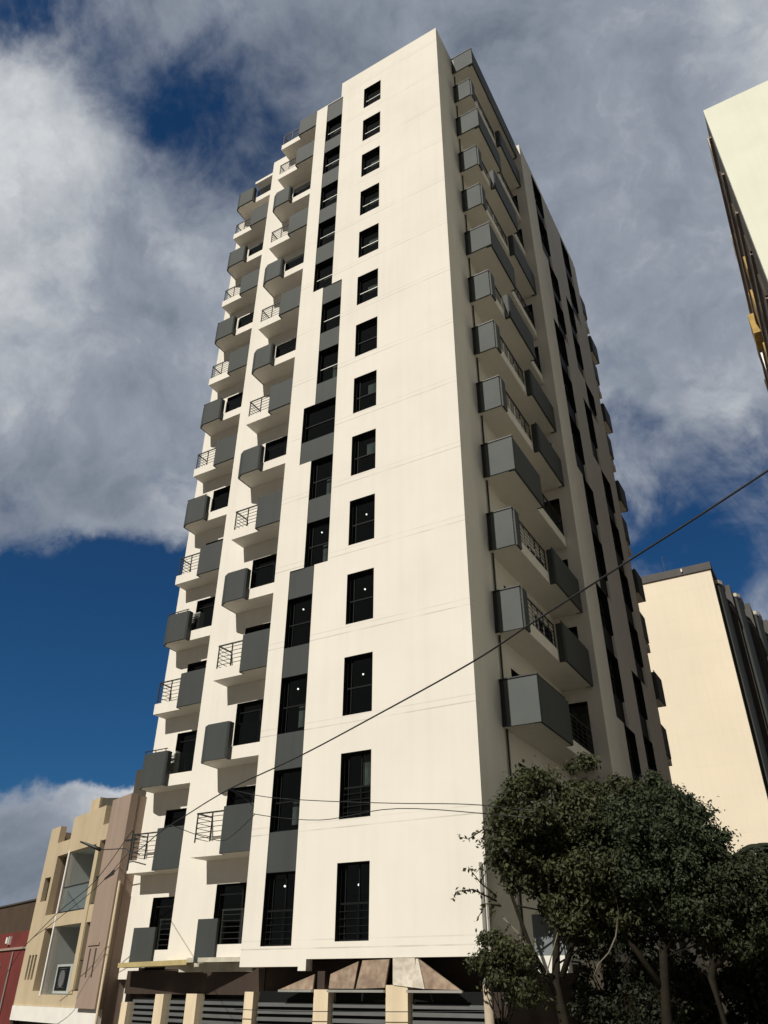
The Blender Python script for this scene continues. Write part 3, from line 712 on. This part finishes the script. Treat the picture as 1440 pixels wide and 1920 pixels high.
make_tree('broadleaf_tree', 'olive-leaved tree with twigs reaching over the sunlit wall, nearest the tower corner', GR, (1.9,-.8,.1),
    [([(1.9,-.8,0),(1.95,-.7,1.6),(1.75,-.6,2.9),(1.9,-.5,4.3)], .15, .07), ([(1.8,-.65,2.6),(1.3,-.8,3.6),(1.0,-.9,4.6),(1.1,-.8,5.6)], .06, .03), ([(1.9,-.6,3.0),(2.4,-.3,4.2),(2.6,0,5.6),(2.7,.1,6.8)], .07, .03), ([(1.85,-.5,3.9),(1.7,-.45,5.2),(1.8,-.4,6.6)], .06, .03)],
    [((1.75,-.4,6.5),(1.15,1.1,.85),60,.34), ((2.9,.1,6.3),(.9,1.1,.9),42,.34), ((2.75,.1,7.35),(.35,.4,.5),12,.22), ((3.0,-.2,5.1),(1.1,1.0,.9),50,.34), ((2.1,-.3,5.6),(.8,.8,.6),30,.30), ((2.5,.0,4.35),(1.1,.8,.65),50,.3), ((1.75,.0,4.5),(.5,.5,.6),20,.24), ((1.45,-.3,7.25),(.25,.3,.35),7,.18), ((3.6,.1,6.9),(.5,.5,.35),12,.22), ((1.6,.3,5.4),(.7,.6,.8),24,.28), ((1.0,-.9,5.9),(.42,.5,.85),26,.28), ((1.35,-.7,5.2),(.55,.5,.5),22,.26)],
    'leafA', .115, 47000, twigs=[
     [(.95,-1.1,5.95),(.5,-1.2,6.05),(.15,-1.3,5.85),(-.1,-1.35,5.92)], [(.55,-1.2,6.0),(.4,-1.2,5.7)],
     [(.95,-1.1,5.4),(.55,-1.25,5.35),(.3,-1.3,5.1)], [(.7,-1.1,4.6),(.35,-1.2,4.9),(.1,-1.3,5.25)], [(.7,-1.1,4.5),(.2,-1.3,4.75),(-.15,-1.4,4.72),(-.28,-1.4,4.55)],
     [(.8,-1.1,4.4),(.45,-1.2,4.45),(.25,-1.3,4.1)], [(.6,-1.2,4.45),(.55,-1.2,4.0)], [(.35,-1.2,4.9),(.5,-1.2,5.1)]], seed=4)
make_tree('broadleaf_tree', 'deep green middle tree with a broad crown in front of the dark window strips', GR, (3.9,-.2,.1),
    [([(3.9,-.2,0),(3.8,-.1,1.5),(3.95,0,2.9),(4.1,.1,4.3)], .16, .08), ([(3.9,0,2.8),(3.3,-.2,3.8),(3.0,0,5.0)], .08, .04)],
    [((4.2,.2,6.0),(1.35,1.3,.8),80,.36), ((4.05,.2,5.0),(1.5,1.2,.8),70,.36), ((3.3,.0,5.6),(.9,.9,.9),40,.34), ((4.3,.1,6.85),(.32,.35,.35),10,.2), ((4.9,.1,6.55),(.3,.35,.35),8,.18), ((3.6,.1,6.6),(.35,.35,.35),9,.2), ((4.6,.2,4.3),(1.0,.8,.5),34,.3), ((5.15,.2,5.6),(.55,.8,.65),22,.3)],
    'leafB', .10, 50000, seed=8)
make_tree('broadleaf_tree', 'rightmost low dark tree with a leaning trunk at the picture edge', GR, (5.1,-.1,.1),
    [([(5.3,0,0),(5.05,0,1.6),(4.9,.1,3.0),(5.2,.2,4.0)], .12, .07), ([(5.0,.1,3.2),(5.7,.2,3.7),(6.2,.3,4.2)], .06, .03)],
    [((5.9,.5,4.65),(1.1,1.1,.6),60,.34), ((5.6,.4,3.9),(1.0,.8,.5),34,.3), ((5.5,.3,5.35),(.3,.35,.3),8,.18), ((7.0,.6,4.4),(.9,1.1,.6),40,.34), ((5.0,.2,4.2),(.8,.9,.6),36,.32)],
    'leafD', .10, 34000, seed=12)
make_tree('shrub', 'dark bush at the base of the tower corner, in front of the shutters', None, (.75,-1.4,.1),
    [([(.75,-1.4,0),(.72,-1.35,1.4),(.75,-1.3,2.6)], .05, .03)], [((.65,-1.3,3.35),(.5,.5,.5),30,.24), ((1.2,-1.2,3.1),(.5,.5,.6),22,.24)], 'leafA', .10, 5200, seed=21, cat='shrub', limb_r=.03)
make_tree('shrub', 'tangled creeper hanging from the side shop fascia', None, (2.3,.8,.1),
    [([(2.6,.6,0),(2.5,.7,1.5),(2.4,.9,2.8)], .05, .03)], [((2.3,.7,2.6),(.6,.5,.6),26,.26), ((3.2,.5,3.9),(1.3,.6,.8),50,.30), ((3.0,.6,2.5),(1.1,.5,.6),34,.26), ((2.2,.8,4.6),(.7,.4,.7),24,.28)], 'leafC', .11, 13000, seed=25, cat='shrub', limb_r=.03)
make_tree('shrub', 'tall dark hedge filling the lower right corner', None, (6.4,3.2,.1),
    [([(6.4,3.2,0),(6.4,3.2,3.2)], .10, .05)], [((6.2,2.8,2.2),(1.4,1.2,1.7),90,.5), ((8.2,3.0,2.6),(1.5,1.2,1.9),80,.5), ((5.0,2.8,2.3),(1.3,.8,1.7),60,.45), ((8.0,2.4,4.1),(1.6,1.0,.8),50,.4), ((3.6,2.6,2.2),(.8,.8,1.5),30,.4)], 'leafC', .17, 26000, seed=31, cat='hedge')
# banana-like plant: big blades silhouetted against the pale twin tower
def banana(base, label, n, h, seed, spread):
    rnd = random.Random(seed); root = empty('banana_plant', base); tag(root, label, 'banana plant')
    st = MB().tube([(0,0,0),(.05,0,h*.5),(0,.05,h)], .14, 8, .08); place('stem', fix(st.mesh('stem','bark'), True), root)
    for i in range(n):
        an = 2*math.pi*i/n + rnd.uniform(-.3,.3); L_ = spread*rnd.uniform(.7,1.15); up = rnd.uniform(.25,.95)
        d = Vector((math.cos(an), math.sin(an), 0)); s = Vector((-d.y, d.x, 0)); prev = None; b = MB(); K = 9
        for k in range(K+1):
            t = k/K; c = Vector((0,0,h)) + d*L_*t + Vector((0,0,1))*(up*L_*t - 1.05*L_*t*t*.75)
            w = .30*math.sin(math.pi*min(1,t*.93+.07))**.7 * (1 if k % 2 else .86)
            row = [c - s*w - Vector((0,0,.10)), c, c + s*w - Vector((0,0,.10))]
            if prev: b.quad(prev[0],prev[1],row[1],row[0]); b.quad(prev[1],prev[2],row[2],row[1])
            prev = row
        place('frond', b.mesh('frond','leafC'), root)
banana((5.55,2.4,.1), 'dark banana plant whose leaves stand against the pale tower, left one', 10, 5.45, 5, 1.35)
banana((6.65,2.7,.1), 'dark banana plant at the right picture edge', 10, 5.4, 6, 1.4)
# pale bare branches in front of the shade
for i,(path,lab) in enumerate([([(.72,-.9,4.2),(1.05,-.8,3.85),(1.2,-.8,3.6),(1.5,-.8,3.1),(1.62,-.8,3.05),(2.0,-.8,3.9)], 'pale bare forked branch in front of the shaded corner pier'),
                               ([(3.3,-.6,4.6),(3.35,-.6,4.2),(3.2,-.6,3.75),(3.0,-.6,3.45),(2.75,-.6,3.25),(2.6,-.6,3.0)], 'pale bare branch curving through the gap between the tree crowns')]):
    o = place('bare_branch', fix(MB().tube(path, .022, 6, .012).mesh('bare_branch','palebark'), True)); tag(o, lab, 'branch')

# ------------------------------------------------------------------ street furniture
UP = empty('utility_pole', (.28,-.9,.13)); tag(UP, 'short round concrete pole beside the corner shutters', 'pole')
place('shaft', fix(MB().tube([(0,0,0),(-.01,0,1.5),(-.03,0,2.75)], .125, 14, .10).mesh('shaft','pole'), True), UP)
place('pole_cap', fix(MB().tube([(-.03,0,2.75),(-.03,0,2.86)], .11, 12, .05).mesh('pole_cap','metal'), True), UP)
SB = empty('signboard', (1.62,.1,3.1)); tag(SB, 'blank grey and white signboard half hidden by foliage on the shaded side', 'sign')
place('panel', MB().box(-.55,.28,-.02,.04,.35,1.2).mesh('panel','signgrey'), SB)
place('lower_panel', MB().box(-.52,.30,-.03,.04,.0,.345).mesh('lower_panel','white'), SB)
place('bracket', MB().box(-.6,-.56,-.02,.5,.2,.24).box(.29,.33,.0,.6,.2,.24).mesh('bracket','rail'), SB)
SL = empty('street_lamp', (-16.4,2.35,6.2)); tag(SL, 'black lamp head on a curved arm in front of the beige house', 'street lamp')
place('arm', fix(MB().tube([(1.6,.1,.75),(.9,.0,1.0),(-.1,-.1,1.02),(-.35,-.14,1.04)], .018, 8).mesh('arm','rail'), True), SL)
hd = MB(); hd.tube([(-.3,-.12,1.03),(-.6,-.2,1.14),(-.95,-.3,1.26),(-1.2,-.36,1.34)], .075, 10, .03); place('lamp_head', fix(hd.mesh('lamp_head','rail'), True), SL)
PM = empty('service_mast', (-13.75,1.0,6.3)); tag(PM, 'short dark cable mast with crossarm beside the lowest far balcony', 'mast')
place('mast', MB().tube([(0,0,-.1),(-.02,0,1.2)], .028, 8).mesh('mast','rail'), PM)
place('crossarm', MB().box(-.28,.2,-.03,.03,.85,.91).mesh('crossarm','rail'), PM)

def cable(pts, r, label, m='cable'):
    # smooth the polyline (Catmull-Rom) so that it hangs as one curve
    P = [Vector(p) for p in pts]; P = [P[0]*2-P[1]] + P + [P[-1]*2-P[-2]]; Q = []
    for i in range(1, len(P)-2):
        for k in range(6):
            t = k/6; a,b,c,d = P[i-1:i+3]
            Q.append(.5*((2*b)+(c-a)*t+(2*a-5*b+4*c-d)*t*t+(3*b-a-3*c+d)*t**3))
    Q.append(P[-2]); o = place('overhead_cable', fix(MB().tube(Q, r, 6).mesh('overhead_cable', m), True)); tag(o, label, 'cable', 'cables strung across the street'); return o
cable([(11.5,-14.6,7.0),(8.49,-13.5,6.32),(7.18,-13.0,6.07),(6.05,-12.5,5.90),(5.1,-12.0,5.80),(3.44,-11.3,5.64),(1.8,-10.6,5.51),(-0.11,-9.8,5.42),(-1.71,-9.0,5.31),(-3.11,-8.2,5.25),(-6.08,-6.0,5.36),(-13.9,.9,6.9)], .0095, 'long black cable rising to the right edge across the tower')
cable([(5.15,-10.5,4.5),(4.21,-10.2,4.71),(3.07,-10.1,4.85),(1.81,-10.0,5.02),(.73,-9.9,5.2),(-.11,-9.8,5.42)], .006, 'level cable running from the tree past the last but one window')
cable([(-3.11,-8.2,5.25),(-2.78,-8.3,5.33),(-2.4,-8.0,5.19),(-1.92,-7.8,5.07),(-.9,-8.6,5.02),(.13,-9.4,5.09)], .007, 'sagging cable looping in front of the low balcony railings')
cable([(-.11,-9.8,5.42),(.0,-9.6,5.33),(.08,-9.4,5.21),(.13,-9.4,5.09),(1.11,-9.0,4.98),(3.07,-10.0,4.80),(5.15,-10.5,4.42)], .006, 'lower level cable looping off the long black cable towards the trees')
cable([(-13.78,1.0,7.53),(-14.09,1.0,7.2),(-15.02,1.2,6.42),(-15.88,1.3,5.79),(-17.29,1.4,5.09),(-20.19,2.5,4.1)], .013, 'upper of the two cables crossing the beige house')
cable([(-13.85,1.0,6.75),(-15.36,1.2,5.76),(-17.46,1.4,4.76),(-18.78,1.5,4.12),(-21,2.6,3.2)], .011, 'lower of the two cables crossing the beige house')
cable([(-7.4,-.3,2.30),(-5.64,-.3,2.28),(-2.47,-.3,2.31),(.2,-.3,2.35)], .010, 'thin cable strung level along the shop shutters')
# air conditioners / clutter on two balconies
for loc, lab in (((-14.35,3.1,16.0-.2+.02), 'grey air conditioner on a left column balcony at mid height'), ((-14.6,3.1,9.85), 'white air conditioner on a low left column balcony')):
    a = empty('air_conditioner', loc); tag(a, lab, 'air conditioner')
    place('casing', MB().box(-.3,.3,-.12,.16,.03,.95).mesh('casing','metal' if 'grey' in lab else 'white'), a)
    g = MB()
    for k in range(7): g.box(-.22,.22,-.14,-.122,.2+.09*k,.22+.09*k)
    place('grille', g.mesh('grille','frame'), a)

# ------------------------------------------------------------------ sky and sun
world = bpy.data.worlds.new('World'); scene.world = world; world.use_nodes = True
nt = world.node_tree; N = nt.nodes; L = nt.links
for n in list(N): N.remove(n)
out = N.new('ShaderNodeOutputWorld'); bg = N.new('ShaderNodeBackground'); L.new(bg.outputs[0], out.inputs[0])
sky = N.new('ShaderNodeTexSky'); sky.sky_type = 'NISHITA'; sky.sun_disc = False
ELEV, AZ = R(42), R(9)
sky.sun_elevation = ELEV; sky.sun_rotation = R(189); sky.air_density = 1.0; sky.dust_density = 0.3; sky.ozone_density = 2.5
tc = N.new('ShaderNodeTexCoord'); DIR = tc.outputs['Generated']
def math_(op, a, b=None, clamp=False):
    n = N.new('ShaderNodeMath'); n.operation = op; n.use_clamp = clamp
    for i, v in enumerate((a, b)):
        if v is None: continue
        if isinstance(v, (int, float)): n.inputs[i].default_value = v
        else: L.new(v, n.inputs[i])
    return n.outputs[0]
def mrange(v, a, b, c, d, smooth=True):
    n = N.new('ShaderNodeMapRange'); n.interpolation_type = 'SMOOTHSTEP' if smooth else 'LINEAR'
    L.new(v, n.inputs[0])
    for i, q in enumerate((a,b,c,d)): n.inputs[i+1].default_value = q
    return n.outputs[0]
def noise(vec, scale, detail, rough=.55, dist=0.0, off=(0,0,0), sc=(1,1,1)):
    mp = N.new('ShaderNodeMapping'); mp.inputs['Location'].default_value = off; mp.inputs['Scale'].default_value = sc; L.new(vec, mp.inputs[0])
    n = N.new('ShaderNodeTexNoise'); n.inputs['Scale'].default_value = scale; n.inputs['Detail'].default_value = detail
    n.inputs['Roughness'].default_value = rough; n.inputs['Distortion'].default_value = dist; L.new(mp.outputs[0], n.inputs[0]); return n.outputs['Fac']
wn = N.new('ShaderNodeTexNoise'); wn.inputs['Scale'].default_value = 4.5; wn.inputs['Detail'].default_value = 10; wn.inputs['Roughness'].default_value = .6; L.new(DIR, wn.inputs[0])
ws = N.new('ShaderNodeVectorMath'); ws.operation = 'SUBTRACT'; L.new(wn.outputs['Color'], ws.inputs[0]); ws.inputs[1].default_value = (.5,.5,.5)
wm = N.new('ShaderNodeVectorMath'); wm.operation = 'SCALE'; L.new(ws.outputs[0], wm.inputs[0]); wm.inputs['Scale'].default_value = .16
wa = N.new('ShaderNodeVectorMath'); L.new(DIR, wa.inputs[0]); L.new(wm.outputs[0], wa.inputs[1]); WD = wa.outputs[0]
def blob(d, r0, r1, s, stretch=None):
    v = N.new('ShaderNodeVectorMath'); v.operation = 'SUBTRACT'; L.new(WD, v.inputs[0]); v.inputs[1].default_value = d
    src = v.outputs[0]
    if stretch:
        m2 = N.new('ShaderNodeVectorMath'); m2.operation = 'MULTIPLY'; L.new(src, m2.inputs[0]); m2.inputs[1].default_value = stretch; src = m2.outputs[0]
    l = N.new('ShaderNodeVectorMath'); l.operation = 'LENGTH'; L.new(src, l.inputs[0])
    return mrange(l.outputs['Value'], r0, r1, s, 0.0)
base = noise(DIR, 2.6, 15, .60, .35, (1.3,.4,2.1))
fine = noise(DIR, 8.0, 12, .62, .6, (5.3,1.4,.1))
dens = math_('MULTIPLY', math_('SUBTRACT', base, .5), 3.0)
dens = math_('ADD', dens, math_('MULTIPLY', math_('SUBTRACT', fine, .5), 1.5))
dens = math_('ADD', dens, .55)
for d, r0, r1, s in [((-.515,.18,.838),.0,.14,-.62), ((-.452,.304,.839),.0,.13,-.30), ((-.38,.36,.85),.0,.12,-.22), ((-.30,.36,.88),.0,.13,-.22), ((-.42,.22,.88),.0,.10,.12),
                     ((-.751,.566,.325),.08,.23,-1.6), ((-.80,.49,.33),.04,.15,-1.1), ((-.68,.64,.33),.06,.2,-1.2), ((-.60,.72,.33),.06,.14,-1.0), ((-.746,.436,.504),.01,.07,-1.0),
                     ((-.03,.87,.49),.0,.20,-.62), ((-.134,.869,.477),.0,.14,-.45), ((-.13,.90,.40),.0,.14,-.4), ((.05,.90,.43),.0,.14,-.3), ((0.02,.85,.52),.0,.14,-.05), ((-.793,.606,.060),.02,.07,-.5), ((-.785,.60,.125),.04,.11,1.1), ((-.735,.65,.150),.035,.10,1.4), ((-.69,.70,.155),.04,.10,1.4), ((-.62,.75,.16),.05,.12,.9),
                     ((-.793,.478,.379),.0,.03,1.5), ((-.607,.382,.697),.1,.3,.5), ((-.569,.202,.797),.02,.10,.5), ((-.70,.44,.55),.05,.2,.4), ((-.113,.53,.841),.1,.4,.5)]:
    dens = math_('ADD', dens, blob(d, r0, r1, s))
sep = N.new('ShaderNodeSeparateXYZ'); L.new(DIR, sep.inputs[0])
dens = math_('ADD', dens, mrange(sep.outputs['Y'], -.35, .02, -1.6, 0.0))
dens = math_('ADD', dens, mrange(sep.outputs['X'], .45, .85, 0.0, -1.0))
cov = mrange(dens, -.15, .80, 0, 1)
b2 = noise(DIR, 2.1, 12, .58, .4, (4.1,2.2,.3)); b3 = noise(WD, 7.0, 12, .62, .5, (0,7,3))
br = math_('ADD', math_('MULTIPLY', b2, .62), math_('MULTIPLY', b3, .38))
br = math_('ADD', br, blob((-.60,.24,.76), .02, .24, .12)); br = math_('ADD', br, blob((-.74,.64,.19), .01, .10, .20)); br = math_('ADD', br, blob((-.67,.40,.62), .05, .2, .03))
br = math_('ADD', br, blob((-.38,.25,.89), .05, .2, -.05)); br = math_('ADD', br, math_('MULTIPLY', mrange(dens, .2, 1.3, 1, 0), .05))
cr = N.new('ShaderNodeValToRGB'); L.new(br, cr.inputs[0])
cr.color_ramp.elements[0].position = .38; cr.color_ramp.elements[0].color = (.150,.178,.228,1)
cr.color_ramp.elements[1].position = .68; cr.color_ramp.elements[1].color = (.62,.64,.66,1)
e = cr.color_ramp.elements.new(.52); e.color = (.285,.320,.380,1)
STR = .1
up = N.new('ShaderNodeVectorMath'); up.operation = 'SCALE'; L.new(cr.outputs[0], up.inputs[0]); up.inputs['Scale'].default_value = 1/STR
tint = N.new('ShaderNodeVectorMath'); tint.operation = 'MULTIPLY'; L.new(sky.outputs[0], tint.inputs[0]); tint.inputs[1].default_value = (.115,.31,.48)
mx = N.new('ShaderNodeMix'); mx.data_type = 'RGBA'; L.new(cov, mx.inputs[0]); L.new(tint.outputs[0], mx.inputs[6]); L.new(up.outputs[0], mx.inputs[7])
# flat grey added over the unseen south and east sky to tone shaded faces
veil = math_('MAXIMUM', mrange(sep.outputs['Y'], .02, -.40, 0, 1), mrange(sep.outputs['X'], .40, .80, 0, 1))
mv = N.new('ShaderNodeMix'); mv.data_type = 'RGBA'; L.new(veil, mv.inputs[0]); L.new(mx.outputs[2], mv.inputs[6]); mv.inputs[7].default_value = (1.38, 1.40, 1.36, 1)
L.new(mv.outputs[2], bg.inputs[0]); bg.inputs[1].default_value = STR

sun = bpy.data.lights.new('sun', 'SUN'); sun.energy = 4.35; sun.angle = R(.55); sun.color = (1.0, .95, .86)
so = bpy.data.objects.new('sun', sun); col.objects.link(so); so.location = (-10,-60,60)
d = Vector((math.sin(AZ)*math.cos(ELEV), math.cos(AZ)*math.cos(ELEV), -math.sin(ELEV)))
so.rotation_euler = d.to_track_quat('-Z','Y').to_euler()

# ------------------------------------------------------------------ camera (solved from the facade grid)
cam = bpy.data.cameras.new('camera'); co = bpy.data.objects.new('camera', cam); col.objects.link(co)
p, y, r = R(32.14356595), R(-30.32779656), R(.36635166)
f = Vector((math.sin(y)*math.cos(p), math.cos(y)*math.cos(p), math.sin(p)))
rt = Vector((math.cos(y), -math.sin(y), 0)); u = rt.cross(f)
right = rt*math.cos(r) + u*math.sin(r); upv = -rt*math.sin(r) + u*math.cos(r)
Mx = Matrix((( right.x, upv.x, -f.x, 8.3592), (right.y, upv.y, -f.y, -19.4708), (right.z, upv.z, -f.z, 2.7), (0,0,0,1)))
co.matrix_world = Mx
cam.sensor_fit = 'HORIZONTAL'; cam.sensor_width = 36; cam.lens = 36*1434.04/1440; cam.clip_end = 3000; cam.clip_start = .1
scene.camera = co
scene.view_settings.view_transform = 'Standard'; scene.view_settings.look = 'None'; scene.view_settings.exposure = 0; scene.view_settings.gamma = 1
